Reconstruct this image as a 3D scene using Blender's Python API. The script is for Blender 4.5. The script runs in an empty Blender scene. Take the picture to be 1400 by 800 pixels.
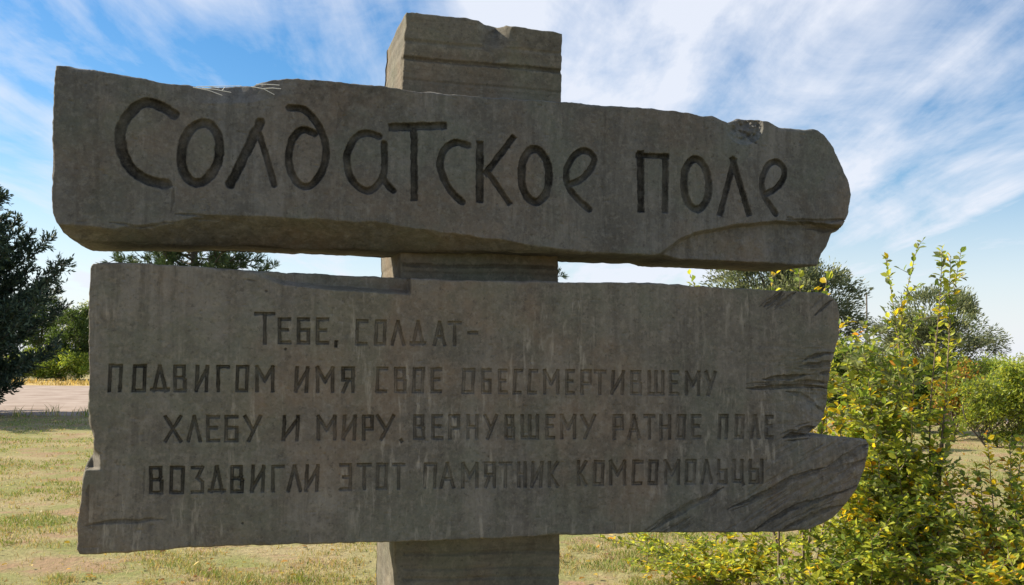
import bpy, math, random
import numpy as np
from mathutils import Matrix, Vector

random.seed(7)
RNG = np.random.default_rng(11)
SC = bpy.context.scene
COL = SC.collection

# ------------------------------------------------------------------ camera
F = 1300.0                                   # focal length in pixels of the 1400 x 800 photograph
PITCH, ROLL, CAM_H = math.atan(90 / F), math.radians(0.5), 1.6
def _cam_axes():
    f = np.array([0, math.cos(PITCH), math.sin(PITCH)])
    r0 = np.array([1.0, 0, 0]); u0 = np.cross(r0, f)
    r = r0 * math.cos(ROLL) + u0 * math.sin(ROLL)
    u = np.cross(r, f)
    return r, u, f
CR, CU, CF = _cam_axes()
CAM = np.array([0.0, 0.0, CAM_H])
cam_data = bpy.data.cameras.new("camera")
cam = bpy.data.objects.new("camera", cam_data); COL.objects.link(cam)
cam_data.sensor_width = 36.0
cam_data.lens = 36.0 * F / 1400.0
cam_data.clip_end = 5000
cam.matrix_world = Matrix(((CR[0], CU[0], -CF[0], CAM[0]), (CR[1], CU[1], -CF[1], CAM[1]),
                           (CR[2], CU[2], -CF[2], CAM[2]), (0, 0, 0, 1)))
SC.camera = cam

# ------------------------------------------------------------------ light
SUN_AZ = math.radians(72)                    # to the left of straight ahead
SUN_EL = math.radians(36)
SKY_STRENGTH, SUN_STRENGTH, EXPOSURE = 0.08, 5.0, 0.78
SUN_DIR = np.array([-math.sin(SUN_AZ) * math.cos(SUN_EL), math.cos(SUN_AZ) * math.cos(SUN_EL), math.sin(SUN_EL)])
sd = bpy.data.lights.new("sun", 'SUN'); sd.energy = SUN_STRENGTH; sd.angle = math.radians(0.5); sd.color = (1.0, 0.90, 0.72)
so = bpy.data.objects.new("sun", sd); COL.objects.link(so)
so.rotation_euler = Vector(SUN_DIR).to_track_quat('Z', 'Y').to_euler()
so.location = (-20, 10, 20)
SC.view_settings.view_transform = 'Standard'; SC.view_settings.look = 'None'
SC.view_settings.exposure = EXPOSURE; SC.view_settings.gamma = 1.0; SC.view_settings.use_curve_mapping = False

def N(nt, typ, **kw):
    n = nt.nodes.new(typ)
    for k, v in kw.items():
        if k.startswith('_'): setattr(n, k[1:], v)
        else: n.inputs[k].default_value = v
    return n
def ramp(nt, stops, interp='LINEAR'):
    n = nt.nodes.new('ShaderNodeValToRGB'); n.color_ramp.interpolation = interp
    els = n.color_ramp.elements
    while len(els) < len(stops): els.new(0.5)
    for e, (p, c) in zip(els, stops):
        e.position = p; e.color = (c, c, c, 1) if not hasattr(c, '__len__') else (*c, 1)
    return n
def mixc(nt, fac, a, b, blend='MIX'):
    n = nt.nodes.new('ShaderNodeMix'); n.data_type = 'RGBA'; n.blend_type = blend
    for s, v in ((0, fac), (6, a), (7, b)):
        if hasattr(v, 'is_output'): nt.links.new(v, n.inputs[s])
        else: n.inputs[s].default_value = v if s == 0 else (*v, 1)
    return n.outputs[2]
def math_n(nt, op, a, b=0.0, clamp=False):
    n = nt.nodes.new('ShaderNodeMath'); n.operation = op; n.use_clamp = clamp
    for s, v in ((0, a), (1, b)):
        if hasattr(v, 'is_output'): nt.links.new(v, n.inputs[s])
        else: n.inputs[s].default_value = v
    return n.outputs[0]

world = bpy.data.worlds.new("World"); SC.world = world; world.use_nodes = True
def build_world():
    nt = world.node_tree; nt.nodes.clear(); L = nt.links.new
    out = N(nt, 'ShaderNodeOutputWorld'); bg = N(nt, 'ShaderNodeBackground', Strength=SKY_STRENGTH)
    sky = N(nt, 'ShaderNodeTexSky', _sky_type='NISHITA', _sun_disc=False, _sun_elevation=SUN_EL,
            _sun_rotation=-SUN_AZ, _air_density=1.0, _dust_density=0.3, _ozone_density=1.2)
    tc = N(nt, 'ShaderNodeTexCoord')
    sep = N(nt, 'ShaderNodeSeparateXYZ'); L(tc.outputs['Generated'], sep.inputs[0])
    dz = math_n(nt, 'ADD', math_n(nt, 'MAXIMUM', sep.outputs[2], 0.0), 0.10)
    px = math_n(nt, 'DIVIDE', sep.outputs[0], dz); py = math_n(nt, 'DIVIDE', sep.outputs[1], dz)
    cmb = N(nt, 'ShaderNodeCombineXYZ'); L(px, cmb.inputs[0]); L(py, cmb.inputs[1])
    def noise(scale_xy, loc, rot, scale, detail, rough, dist):
        mp = N(nt, 'ShaderNodeMapping'); mp.inputs['Scale'].default_value = (*scale_xy, 1)
        mp.inputs['Location'].default_value = (*loc, 0); mp.inputs['Rotation'].default_value = (0, 0, rot)
        L(cmb.outputs[0], mp.inputs[0])
        n = N(nt, 'ShaderNodeTexNoise', Scale=scale, Detail=detail, Roughness=rough, Distortion=dist)
        L(mp.outputs[0], n.inputs['Vector']); return n.outputs['Fac']
    streak = noise((1.0, 0.17), (40.1, 1.7), math.radians(-3), 3.0, 9, 0.58, 0.30)
    wisp = noise((1.0, 0.50), (12.9, 0.9), math.radians(-12), 1.9, 9, 0.62, 0.55)
    fibre = noise((1.0, 0.08), (0.4, 5.2), math.radians(-5), 9.0, 6, 0.6, 0.2)
    patch = noise((1.0, 0.55), (5.3, 2.2), 0.2, 1.0, 4, 0.5, 0.3)
    # direction of the big veil of cirrus, right of straight ahead
    vd = N(nt, 'ShaderNodeVectorMath', _operation='DOT_PRODUCT'); L(tc.outputs['Generated'], vd.inputs[0])
    d = Vector((0.15, 0.93, 0.31)).normalized(); vd.inputs[1].default_value = d
    veil = N(nt, 'ShaderNodeMapRange', _interpolation_type='SMOOTHSTEP'); L(vd.outputs['Value'], veil.inputs[0])
    veil.inputs[1].default_value = 0.955; veil.inputs[2].default_value = 0.999
    m = math_n(nt, 'ADD', math_n(nt, 'MULTIPLY', streak, 0.48), math_n(nt, 'MULTIPLY', fibre, 0.05))
    m = math_n(nt, 'ADD', m, math_n(nt, 'MULTIPLY', wisp, 0.47))
    m = math_n(nt, 'ADD', m, math_n(nt, 'MULTIPLY', math_n(nt, 'SUBTRACT', patch, 0.5), 0.45))
    m = math_n(nt, 'ADD', m, math_n(nt, 'MULTIPLY', veil.outputs[0], 0.17))
    rp = ramp(nt, [(0.43, 0.0), (0.515, 0.42), (0.63, 0.97)]); L(m, rp.inputs[0])
    fac = math_n(nt, 'MULTIPLY', rp.outputs[0], 0.95)
    # thin the clouds and whiten towards the horizon
    hz = N(nt, 'ShaderNodeMapRange'); L(sep.outputs[2], hz.inputs[0])
    hz.inputs[1].default_value = 0.0; hz.inputs[2].default_value = 0.20; hz.inputs[3].default_value = 0.95; hz.inputs[4].default_value = 0.0
    fac = math_n(nt, 'MAXIMUM', fac, hz.outputs[0])
    hs = N(nt, 'ShaderNodeHueSaturation', Saturation=1.42, Value=1.05); L(sky.outputs[0], hs.inputs['Color'])
    c = mixc(nt, fac, hs.outputs[0], (6.3, 6.6, 7.3))
    L(c, bg.inputs[0]); L(bg.outputs[0], out.inputs[0])
build_world()

# ------------------------------------------------------------------ helpers
def ray(px, py):
    px = np.asarray(px, float); py = np.asarray(py, float)
    return (CF[None] + ((px - 700) / F)[..., None] * CR + ((400 - py) / F)[..., None] * CU)
def at(px, py, Y):
    d = ray(np.array([px]), np.array([py]))[0]
    return CAM + d * (Y / d[1])
def to_px(P):
    q = P - CAM; w = q @ CF
    return 700 + F * (q @ CR) / w, 400 - F * (q @ CU) / w

def mesh_np(name, V, faces_list, mat, parent=None, smooth=True, col=None, attr=None):
    """faces_list: list of int arrays (n,3) or (n,4)"""
    me = bpy.data.meshes.new(name)
    V = np.asarray(V, np.float32)
    me.vertices.add(len(V)); me.vertices.foreach_set('co', V.ravel())
    faces_list = [np.asarray(f, np.int32) for f in faces_list if len(f)]
    nl = sum(f.size for f in faces_list); nf = sum(len(f) for f in faces_list)
    me.loops.add(nl); me.polygons.add(nf)
    me.loops.foreach_set('vertex_index', np.concatenate([f.ravel() for f in faces_list]))
    sizes = np.concatenate([np.full(len(f), f.shape[1], np.int32) for f in faces_list])
    me.polygons.foreach_set('loop_start', np.concatenate([[0], np.cumsum(sizes)[:-1]]).astype(np.int32))
    me.polygons.foreach_set('use_smooth', np.full(nf, smooth))
    me.update(calc_edges=True)
    if col is not None:
        a = me.attributes.new('tint', 'FLOAT_COLOR', 'POINT')
        c = np.ones((len(V), 4), np.float32); c[:, :3] = col
        a.data.foreach_set('color', c.ravel())
    if attr is not None:
        for k, v in attr.items():
            a = me.attributes.new(k, 'FLOAT', 'POINT'); a.data.foreach_set('value', np.asarray(v, np.float32))
    me.materials.append(mat)
    o = bpy.data.objects.new(name, me); COL.objects.link(o)
    if parent: o.parent = parent
    return o
def thing(name, label, cat, loc, rz=0.0, group=None):
    o = bpy.data.objects.new(name, None); COL.objects.link(o)
    o.location = loc; o.rotation_euler = (0, 0, rz)
    o['label'] = label; o['category'] = cat
    if group: o['group'] = group
    return o
def tag(o, label=None, cat=None, kind=None, group=None):
    for k, v in (('label', label), ('category', cat), ('kind', kind), ('group', group)):
        if v: o[k] = v
    return o

def _hash(ix, iy, seed):
    h = (ix.astype(np.int64) * 374761393 + iy.astype(np.int64) * 668265263 + seed * 1442695041) & 0xffffffff
    h = ((h ^ (h >> 13)) * 1274126177) & 0xffffffff
    return ((h ^ (h >> 16)) & 0xffff) / 65535.0
def vnoise(x, y, seed=0):
    ix = np.floor(x); iy = np.floor(y); fx = x - ix; fy = y - iy
    fx = fx * fx * (3 - 2 * fx); fy = fy * fy * (3 - 2 * fy)
    a = _hash(ix, iy, seed); b = _hash(ix + 1, iy, seed); c = _hash(ix, iy + 1, seed); d = _hash(ix + 1, iy + 1, seed)
    return (a * (1 - fx) + b * fx) * (1 - fy) + (c * (1 - fx) + d * fx) * fy
def fbm(x, y, seed=0, oct=4, gain=0.5):
    s = 0; a = 1; t = 0
    for i in range(oct):
        s = s + a * (vnoise(x * 2 ** i, y * 2 ** i, seed + i * 17) - 0.5); t += a; a *= gain
    return s / t * 2

# ------------------------------------------------------------------ materials
def new_mat(name):
    m = bpy.data.materials.new(name); m.use_nodes = True; m.node_tree.nodes.clear()
    return m, m.node_tree
def concrete_mat(name, base, dark, seed, streak=0.0, board='v'):
    m, nt = new_mat(name); L = nt.links.new
    out = N(nt, 'ShaderNodeOutputMaterial'); b = N(nt, 'ShaderNodeBsdfPrincipled', Roughness=0.92)
    b.inputs['Specular IOR Level'].default_value = 0.25
    tc = N(nt, 'ShaderNodeTexCoord')
    def nz(scale, detail, rough, sc=(1, 1, 1), off=0.0, dist=0.0):
        mp = N(nt, 'ShaderNodeMapping'); mp.inputs['Scale'].default_value = sc
        mp.inputs['Location'].default_value = (seed + off, seed * 0.7, off)
        L(tc.outputs['Object'], mp.inputs[0])
        n = N(nt, 'ShaderNodeTexNoise', Scale=scale, Detail=detail, Roughness=rough, Distortion=dist)
        L(mp.outputs[0], n.inputs['Vector']); return n.outputs['Fac']
    def rmp(v, a, b_): r = ramp(nt, [(a, 0.0), (b_, 1.0)]); L(v, r.inputs[0]); return r.outputs[0]
    def M_(f, v): return math_n(nt, 'MULTIPLY', f, v)
    def T_(k): return tuple(v * k for v in base)
    sc = (1, 1, 0.06) if board == 'v' else (0.07, 1, 1)
    c = mixc(nt, rmp(nz(2.4, 7, 0.68), 0.36, 0.64), dark, base)
    # form-board bands and water runs
    c = mixc(nt, M_(rmp(nz(5.0, 4, 0.6, sc, off=2), 0.44, 0.58), 0.50), c, T_(0.55))
    c = mixc(nt, M_(rmp(nz(1.2, 5, 0.6, off=91), 0.48, 0.60), 0.45), c, (base[0] * 1.18, base[1] * 1.24, base[2] * 1.36))
    c = mixc(nt, M_(rmp(nz(19, 6, 0.7, sc, off=4), 0.47, 0.62), 0.72), c, T_(0.42))
    c = mixc(nt, M_(rmp(nz(13, 5, 0.7, sc, off=14), 0.52, 0.70), 0.40), c, T_(1.45))
    # warm rusty-brown and greenish-grey weathering patches
    c = mixc(nt, M_(rmp(nz(1.9, 5, 0.6, off=9), 0.47, 0.60), 0.60), c, (base[0] * 1.02, base[1] * 0.80, base[2] * 0.64))
    c = mixc(nt, M_(rmp(nz(2.8, 5, 0.6, off=23), 0.49, 0.61), 0.60), c, (base[0] * 0.66, base[1] * 0.78, base[2] * 0.70))
    # blotches, pores and grit
    c = mixc(nt, M_(rmp(nz(7, 7, 0.72, off=37, dist=0.5), 0.46, 0.62), 0.60), c, T_(0.48))
    c = mixc(nt, M_(rmp(nz(30, 6, 0.75, off=43), 0.50, 0.64), 0.45), c, T_(1.40))
    grit = rmp(nz(95, 4, 0.7), 0.36, 0.64)
    c = mixc(nt, 0.17, c, mixc(nt, grit, T_(0.40), T_(1.35)))
    spot = rmp(nz(44, 4, 0.7, off=31), 0.59, 0.68)
    c = mixc(nt, M_(spot, 0.50), c, T_(0.28))
    if streak > 0:       # pale lime runs and specks
        lime = M_(rmp(nz(34, 5, 0.65, (1, 1, 0.17), off=51), 0.56, 0.70), rmp(nz(2.6, 3, 0.5, off=61), 0.42, 0.58))
        c = mixc(nt, M_(lime, streak), c, T_(2.1))
    at_ = N(nt, 'ShaderNodeAttribute', _attribute_name='dirt')
    dv = math_n(nt, 'MULTIPLY', at_.outputs['Fac'], math_n(nt, 'ADD', 0.70, math_n(nt, 'MULTIPLY', rmp(nz(55, 5, 0.75, off=71), 0.34, 0.60), 0.45)), True)
    c = mixc(nt, dv, c, (0.013, 0.012, 0.010))  # near-black for groove dirt, crust and painted groove shade alike
    L(c, b.inputs['Base Color'])
    bump = N(nt, 'ShaderNodeBump', Strength=0.6, Distance=0.005)
    h = math_n(nt, 'ADD', nz(60, 6, 0.7), math_n(nt, 'MULTIPLY', nz(12, 5, 0.6, sc, off=4), 1.2))
    L(h, bump.inputs['Height']); L(bump.outputs[0], b.inputs['Normal'])
    L(b.outputs[0], out.inputs[0]); return m
def leaf_mat(name, trans=0.45, rough=0.55):
    m, nt = new_mat(name); L = nt.links.new
    out = N(nt, 'ShaderNodeOutputMaterial'); a = N(nt, 'ShaderNodeAttribute', _attribute_name='tint')
    b = N(nt, 'ShaderNodeBsdfPrincipled', Roughness=rough); b.inputs['Specular IOR Level'].default_value = 0.35
    t = N(nt, 'ShaderNodeBsdfTranslucent'); mx = N(nt, 'ShaderNodeMixShader', Fac=trans)
    g = N(nt, 'ShaderNodeMix', _data_type='RGBA', _blend_type='MULTIPLY'); g.inputs[0].default_value = 1.0
    L(a.outputs['Color'], g.inputs[6]); g.inputs[7].default_value = (1.25, 1.15, 0.75, 1)
    L(a.outputs['Color'], b.inputs['Base Color']); L(g.outputs[2], t.inputs['Color'])
    L(b.outputs[0], mx.inputs[1]); L(t.outputs[0], mx.inputs[2]); L(mx.outputs[0], out.inputs[0]); return m
def bark_mat(name, c0, c1):
    m, nt = new_mat(name); L = nt.links.new
    out = N(nt, 'ShaderNodeOutputMaterial'); b = N(nt, 'ShaderNodeBsdfPrincipled', Roughness=0.9)
    tc = N(nt, 'ShaderNodeTexCoord'); n = N(nt, 'ShaderNodeTexNoise', Scale=18.0, Detail=5.0)
    L(tc.outputs['Object'], n.inputs['Vector']); L(mixc(nt, n.outputs['Fac'], c0, c1), b.inputs['Base Color'])
    L(b.outputs[0], out.inputs[0]); return m
M_BEAM = concrete_mat('concrete_beam', (0.158, 0.149, 0.132), (0.072, 0.070, 0.065), 3.0, 0.20)
M_PANEL = concrete_mat('concrete_panel', (0.200, 0.176, 0.142), (0.120, 0.108, 0.091), 14.0, 0.55)
M_POST = concrete_mat('concrete_post', (0.190, 0.168, 0.128), (0.105, 0.097, 0.080), 27.0, 0.05, 'h')
M_LEAF = leaf_mat('leaf', 0.55, 0.42); M_NEEDLE = leaf_mat('needle', 0.15, 0.6)
M_BARK = bark_mat('bark', (0.05, 0.04, 0.03), (0.14, 0.115, 0.09))
M_STEM = bark_mat('shrub_bark', (0.10, 0.07, 0.045), (0.26, 0.20, 0.14))
M_BLADE = leaf_mat('grass_blade', 0.30, 0.7)

# ------------------------------------------------------------------ concrete sign
D0 = 4.0                                      # distance straight ahead to the slabs' front plane at the post
TH = math.radians(16.5)
UX = np.array([math.cos(TH), math.sin(TH), 0]); UY = np.array([-math.sin(TH), math.cos(TH), 0]); UZ = np.array([0, 0, 1.0])
_a = at(656, 400, D0); ORG = np.array([_a[0], _a[1], 0.0])
def loc2w(u, y, z): return ORG + np.multiply.outer(u, UX) + np.multiply.outer(y, UY) + np.multiply.outer(z, UZ)
def w2loc(P): q = P - ORG; return q @ UX, q @ UY, q @ UZ
def unproj(pts, y0=0.0):
    pts = np.asarray(pts, float); d = ray(pts[:, 0], pts[:, 1])
    t = (y0 - (CAM - ORG) @ UY) / (d @ UY)
    u, y, z = w2loc(CAM + d * t[:, None]); return np.stack([u, z], 1)

def resample(poly, step, closed=True):
    p = np.asarray(poly, float); q = np.vstack([p, p[:1]]) if closed else p
    out = []
    for a, b in zip(q[:-1], q[1:]):
        n = max(1, int(np.ceil(np.linalg.norm(b - a) / step)))
        out.append(a + (b - a) * (np.arange(n) / n)[:, None])
    if not closed: out.append(q[-1:])
    return np.vstack(out)
def smooth_line(pts, n=6):                      # Catmull-Rom
    p = np.asarray(pts, float)
    if len(p) < 3: return p
    q = np.vstack([2 * p[0] - p[1], p, 2 * p[-1] - p[-2]]); out = []
    for i in range(1, len(q) - 2):
        for t in np.arange(n) / n:
            a, b, c, d = q[i - 1], q[i], q[i + 1], q[i + 2]
            out.append(0.5 * (2 * b + (c - a) * t + (2 * a - 5 * b + 4 * c - d) * t ** 2 + (3 * b - a - 3 * c + d) * t ** 3))
    out.append(p[-1]); return np.array(out)
def inside(poly, X, Y):
    r = np.zeros(X.shape, bool); n = len(poly)
    for i in range(n):
        x1, y1 = poly[i]; x2, y2 = poly[(i + 1) % n]
        if y1 == y2: continue
        c = (y1 > Y) != (y2 > Y)
        r ^= c & (X < (x2 - x1) * (Y - y1) / (y2 - y1) + x1)
    return r
def seg_dist(P, a, b):
    ab = b - a; L2 = max(ab @ ab, 1e-12)
    t = np.clip(((P - a) @ ab) / L2, 0, 1); c = a + t[:, None] * ab
    return np.hypot(P[:, 0] - c[:, 0], P[:, 1] - c[:, 1]), t, c
def poly_dist(P, poly):
    best = np.full(len(P), 9.0); near = P.copy()
    for a, b in zip(poly, np.roll(poly, -1, 0)):
        lo = np.minimum(a, b) - 0.12; hi = np.maximum(a, b) + 0.12
        k = np.where((P[:, 0] > lo[0]) & (P[:, 0] < hi[0]) & (P[:, 1] > lo[1]) & (P[:, 1] < hi[1]))[0]
        if not len(k): continue
        d, _, c = seg_dist(P[k], a, b); s = d < best[k]
        best[k[s]] = d[s]; near[k[s]] = c[s]
    return best, near

class Stroke:                                   # a cut in the face: pixel polyline, width in pixels (may taper), depth in metres
    def __init__(s, pts, w, depth, dirt, lid=-1, taper=False, smooth=True, edge=0.0, square=False):
        s.pts = smooth_line(pts) if smooth else np.asarray(pts, float)
        s.w, s.depth, s.dirt, s.lid, s.taper, s.edge, s.square = w, depth, dirt, lid, taper, edge, square

def build_slab(name, root, mat, poly_px, y0, T, strokes, big=None, cell=0.003, seed=1, rough=0.0022,
               part_names=None, extra_poly=None, crust=lambda px, py: 0.6, jitter=0.004, wave=0.0, chip=1.0):
    poly = unproj(poly_px, y0)
    if extra_poly is not None: poly = extra_poly(poly)
    poly = resample(poly, 0.012)
    s_ = np.cumsum(np.hypot(*(poly - np.roll(poly, 1, 0)).T))
    nrm = np.roll(poly, -1, 0) - np.roll(poly, 1, 0); nrm = np.stack([nrm[:, 1], -nrm[:, 0]], 1)
    nrm /= np.linalg.norm(nrm, axis=1)[:, None] + 1e-9
    poly = poly + nrm * (fbm(s_ * 24, s_ * 0, seed, 4, 0.65) * jitter)[:, None]
    lo = poly.min(0) - cell; hi = poly.max(0) + cell
    nu = int((hi[0] - lo[0]) / cell) + 2; nz = int((hi[1] - lo[1]) / cell) + 2
    U, Z = np.meshgrid(lo[0] + np.arange(nu) * cell, lo[1] + np.arange(nz) * cell)
    keep = inside(poly, U[:-1, :-1] + cell / 2, Z[:-1, :-1] + cell / 2)
    idx = np.arange(nu * nz).reshape(nz, nu)
    quads = np.stack([idx[:-1, :-1][keep], idx[:-1, 1:][keep], idx[1:, 1:][keep], idx[1:, :-1][keep]], 1)
    used, inv = np.unique(quads, return_inverse=True); quads = inv.reshape(-1, 4)
    P = np.stack([U.ravel()[used], Z.ravel()[used]], 1)
    # boundary edges, snapped to the outline
    e = np.concatenate([quads[:, [0, 1]], quads[:, [1, 2]], quads[:, [2, 3]], quads[:, [3, 0]]])
    key = np.sort(e, 1); key = key[:, 0].astype(np.int64) * len(P) + key[:, 1]
    _, first, cnt = np.unique(key, return_index=True, return_counts=True)
    be = e[first[cnt == 1]]
    bv = np.unique(be)
    ed, near = poly_dist(P, poly)
    P[bv] = near[bv]; ed[bv] = 0
    # large facets: moved along the line of sight so that the outline keeps its place
    W = loc2w(P[:, 0], np.full(len(P), y0), P[:, 1]); px, py = to_px(W)
    dirt = np.zeros(len(P)); dep = np.zeros(len(P)); gro = np.zeros(len(P))
    if big is not None:
        db = big(px, py, P)
        cy = (CAM - ORG) @ UY; k = (y0 + db - cy) / (y0 - cy)
        W = CAM + (W - CAM) * k[:, None]
        u, y, z = w2loc(W)
    else:
        u, y, z = P[:, 0].copy(), np.full(len(P), y0), P[:, 1].copy()
    # roughness and worn arrises
    dep += rough * fbm(P[:, 0] * 9, P[:, 1] * 9, seed + 5, 5, 0.6) + 0.004 * fbm(P[:, 0] * 2, P[:, 1] * 2, seed + 8, 2)
    dep += 0.0014 * fbm(P[:, 0] * 48, P[:, 1] * 48, seed + 15, 3, 0.6)
    if wave: dep += wave * (vnoise(P[:, 0] * 7.3, P[:, 0] * 0 + P[:, 1] * 0.25, seed + 40) > 0.5)
    nb = fbm(P[:, 0] * 6, P[:, 1] * 6, seed + 3, 3)
    r = 0.005 + 0.024 * chip * np.clip(nb - 0.05, 0, 1)
    t = np.clip(ed / r, 0, 1); dep += r * 0.8 * (1 - np.sqrt(1 - (1 - t) ** 2))
    pit = vnoise(P[:, 0] * 70, P[:, 1] * 70, seed + 70); dep += 0.004 * np.clip(pit - 0.86, 0, 1) / 0.14
    cc = P[quads].mean(1); fid = np.full(len(quads), -1); fbest = np.full(len(quads), 9.0)
    for st in strokes:
        q = unproj(st.pts, y0); mpp = np.linalg.norm(unproj(st.pts[:1] + [[10, 0]], y0) - q[:1]) / 10
        n = len(q) - 1; w0 = st.w * mpp
        lo_ = q.min(0) - w0; hi_ = q.max(0) + w0
        def sel(A): return np.where((A[:, 0] > lo_[0]) & (A[:, 0] < hi_[0]) & (A[:, 1] > lo_[1]) & (A[:, 1] < hi_[1]))[0]
        def rel(A):
            best = np.full(len(A), 9.0)
            for i in range(n):
                if st.square and n == 1:
                    ab = q[1] - q[0]; l = np.linalg.norm(ab); ab = ab / l
                    s = (A - q[0]) @ ab; tt = np.abs((A - q[0]) @ np.array([-ab[1], ab[0]]))
                    d = np.maximum(tt, np.maximum(-s, s - l)); t_ = np.clip(s / l, 0, 1)
                else: d, t_, _ = seg_dist(A, q[i], q[i + 1])
                h = w0 / 2
                if st.taper: h = np.maximum(h * np.sin(np.pi * np.clip((i + t_) / n, 0.02, 0.98)) ** 0.7, 1e-4)
                best = np.minimum(best, d / h)
            return best
        k = sel(P)
        if len(k):
            wob = 1 + (0.26 if st.lid >= 0 else 0.5) * fbm(P[k, 0] * 46, P[k, 1] * 46, seed + 11, 4, 0.65)
            A_ = P[k]
            if st.taper: A_ = A_ + 0.007 * np.stack([fbm(A_[:, 0] * 22, A_[:, 1] * 22, seed + 90, 4), fbm(A_[:, 0] * 22, A_[:, 1] * 22, seed + 91, 4)], 1)
            x = rel(A_) * wob
            prof = np.clip(1.25 * (1 - x ** 2), 0, 1)
            wear = np.clip(0.75 + 0.5 * fbm(P[k, 0] * 16, P[k, 1] * 16, seed + 12, 3), 0, 1)
            gro[k] = np.maximum(gro[k], st.depth * prof * (0.6 + 0.4 * wear))
            mask = np.clip((1.04 - x) / 0.12, 0, 1)
            rim_shade = np.exp(-((x - 0.78) / 0.24) ** 2) * mask  # groove-wall shade painted in as a dark rim so cuts look deeper
            dirt[k] = np.maximum(dirt[k], st.dirt * wear * (mask * (1 - st.edge) + rim_shade * st.edge))  # real dirt in the cuts plus the painted rim shade
        if st.lid >= 0:
            k = sel(cc)
            if len(k):
                x = rel(cc[k]); s = (x < 1.05) & (x < fbest[k]); fid[k[s]] = st.lid; fbest[k[s]] = x[s]
    blot = np.clip(fbm(P[:, 0] * 3, P[:, 1] * 3, seed + 33, 4) * 1.6 + .1, 0, 1) * np.clip(fbm(P[:, 0] * 26, P[:, 1] * 26, seed + 34, 4, .65) * 2 + .35, 0, 1)
    dirt = np.maximum(dirt, 0.42 * blot * crust(px, py))
    y = y + dep + gro
    # side walls and back
    rows = [0.006, 0.02, 0.05, 0.12, 0.22, 0.33]
    rows = [r_ for r_ in rows if r_ < T - 0.03] + [T]
    nb_ = len(bv); order = {v: i for i, v in enumerate(bv)}
    bidx = np.array([[order[a], order[b]] for a, b in be])
    VV = [np.stack([u, y, z], 1)]; DD = [dirt]; sides = []; base = len(P)
    b0 = np.stack([u[bv], y[bv], z[bv]], 1)
    # outward direction at each boundary vertex
    inner = np.zeros((nb_, 2)); ctr = P[bv]
    tx = np.zeros((nb_, 2))
    for k in range(2):
        np.add.at(tx, bidx[:, k], P[be[:, 1]] - P[be[:, 0]])
    tx /= np.linalg.norm(tx, axis=1)[:, None] + 1e-9
    on = np.stack([tx[:, 1], -tx[:, 0]], 1)
    prev = None
    for ri, r_ in enumerate(rows):
        q = b0.copy(); q[:, 1] = np.maximum(b0[:, 1] + 0.004 * (ri + 1), y0 + r_) if ri < len(rows) - 1 else y0 + T
        off = 0.007 * fbm(ctr[:, 0] * 9 + r_ * 40, ctr[:, 1] * 9 - r_ * 23, seed + 60, 4) + 0.002 * (ri > 0)
        if ri == len(rows) - 1: off = off - 0.004
        q[:, 0] += on[:, 0] * off; q[:, 2] += on[:, 1] * off
        VV.append(q); DD.append(np.zeros(nb_))
        ia = be if ri == 0 else base + (ri - 1) * nb_ + bidx
        ib = base + ri * nb_ + bidx
        sides.append(np.stack([ia[:, 1], ia[:, 0], ib[:, 0], ib[:, 1]], 1))
    # back face: the same cells, flat
    nback = base + len(rows) * nb_
    VV.append(np.stack([u, np.full(len(P), y0 + T - 0.002), z], 1)); DD.append(np.zeros(len(P)))
    Vall = np.vstack(VV); Dall = np.concatenate(DD)
    front = quads[fid < 0]
    sub = [front] + sides
    def emit(nm, fl, parent):
        ids, iv = np.unique(np.concatenate([f.ravel() for f in fl]), return_inverse=True)
        out = []; c = 0
        for f in fl: out.append(iv[c:c + f.size].reshape(f.shape)); c += f.size
        return mesh_np(nm, Vall[ids], out, mat, parent, True, attr={'dirt': Dall[ids]})
    body = emit(name, sub + [(quads + nback)[:, ::-1]], root)
    if part_names:
        for lid, nm, lab in part_names:
            f = quads[fid == lid]
            if len(f):
                o = emit(nm, [f], body)
                if lab: o['label'] = lab
    return body

def E(cx, cy, rx, ry, tilt=0.0, n=28):
    a = np.linspace(0, 2 * np.pi, n + 1); x = rx * np.cos(a); y = ry * np.sin(a)
    return np.stack([cx + x + tilt * y, cy + y], 1)
# --- the title, letter by letter
TITLE = [
 ('С', [([(238,156),(222,146),(202,140),(185,147),(170,165),(164,187),(169,212),(182,234),(202,246),(227,252)], 17)]),
 ('о', [(E(274,209,26,41,-0.10), 15)]),
 ('л', [([(356,167),(336,209),(315,252)], 15), ([(354,182),(366,220),(375,253)], 10)]),
 ('д', [([(396,147),(416,150),(432,167),(444,192),(445,217),(436,242),(421,255),(407,250),(397,232),(395,210),(402,187),(415,177),(430,182)], 12)]),
 ('а', [([(518,186),(500,182),(485,190),(475,210),(476,232),(486,252),(502,261),(515,254),(524,240),(526,220),(525,197)], 11), ([(523,240),(529,252),(538,261)], 10)]),
 ('т', [([(536,174),(606,172)], 13), ([(566,178),(566.5,270)], 11)]),
 ('с', [([(640,199),(625,195),(610,202),(602,220),(606,242),(617,262),(632,276)], 11)]),
 ('к', [([(656,198),(656,272)], 12), ([(701,189),(665,236)], 10), ([(668,237),(696,277)], 9)]),
 ('о', [(E(732,240,19,36,0.02), 12)]),
 ('е', [([(777,253),(795,245),(810,228),(812,214),(800,206),(786,212),(775,232),(777,253),(790,272),(806,286)], 10)]),
 ('п', [([(876,211),(877,285)], 11), ([(873,212),(912,214)], 8), ([(910,214),(909.5,287)], 10)]),
 ('о', [(E(952,252,17,34,0.04), 11)]),
 ('л', [([(1004,219),(985,291)], 9), ([(1002,219),(1024,291)], 9)]),
 ('е', [([(1045,267),(1062,257),(1072,242),(1071,228),(1061,221),(1050,227),(1042,247),(1045,267),(1052,279),(1061,292)], 9)]),
]
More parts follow.
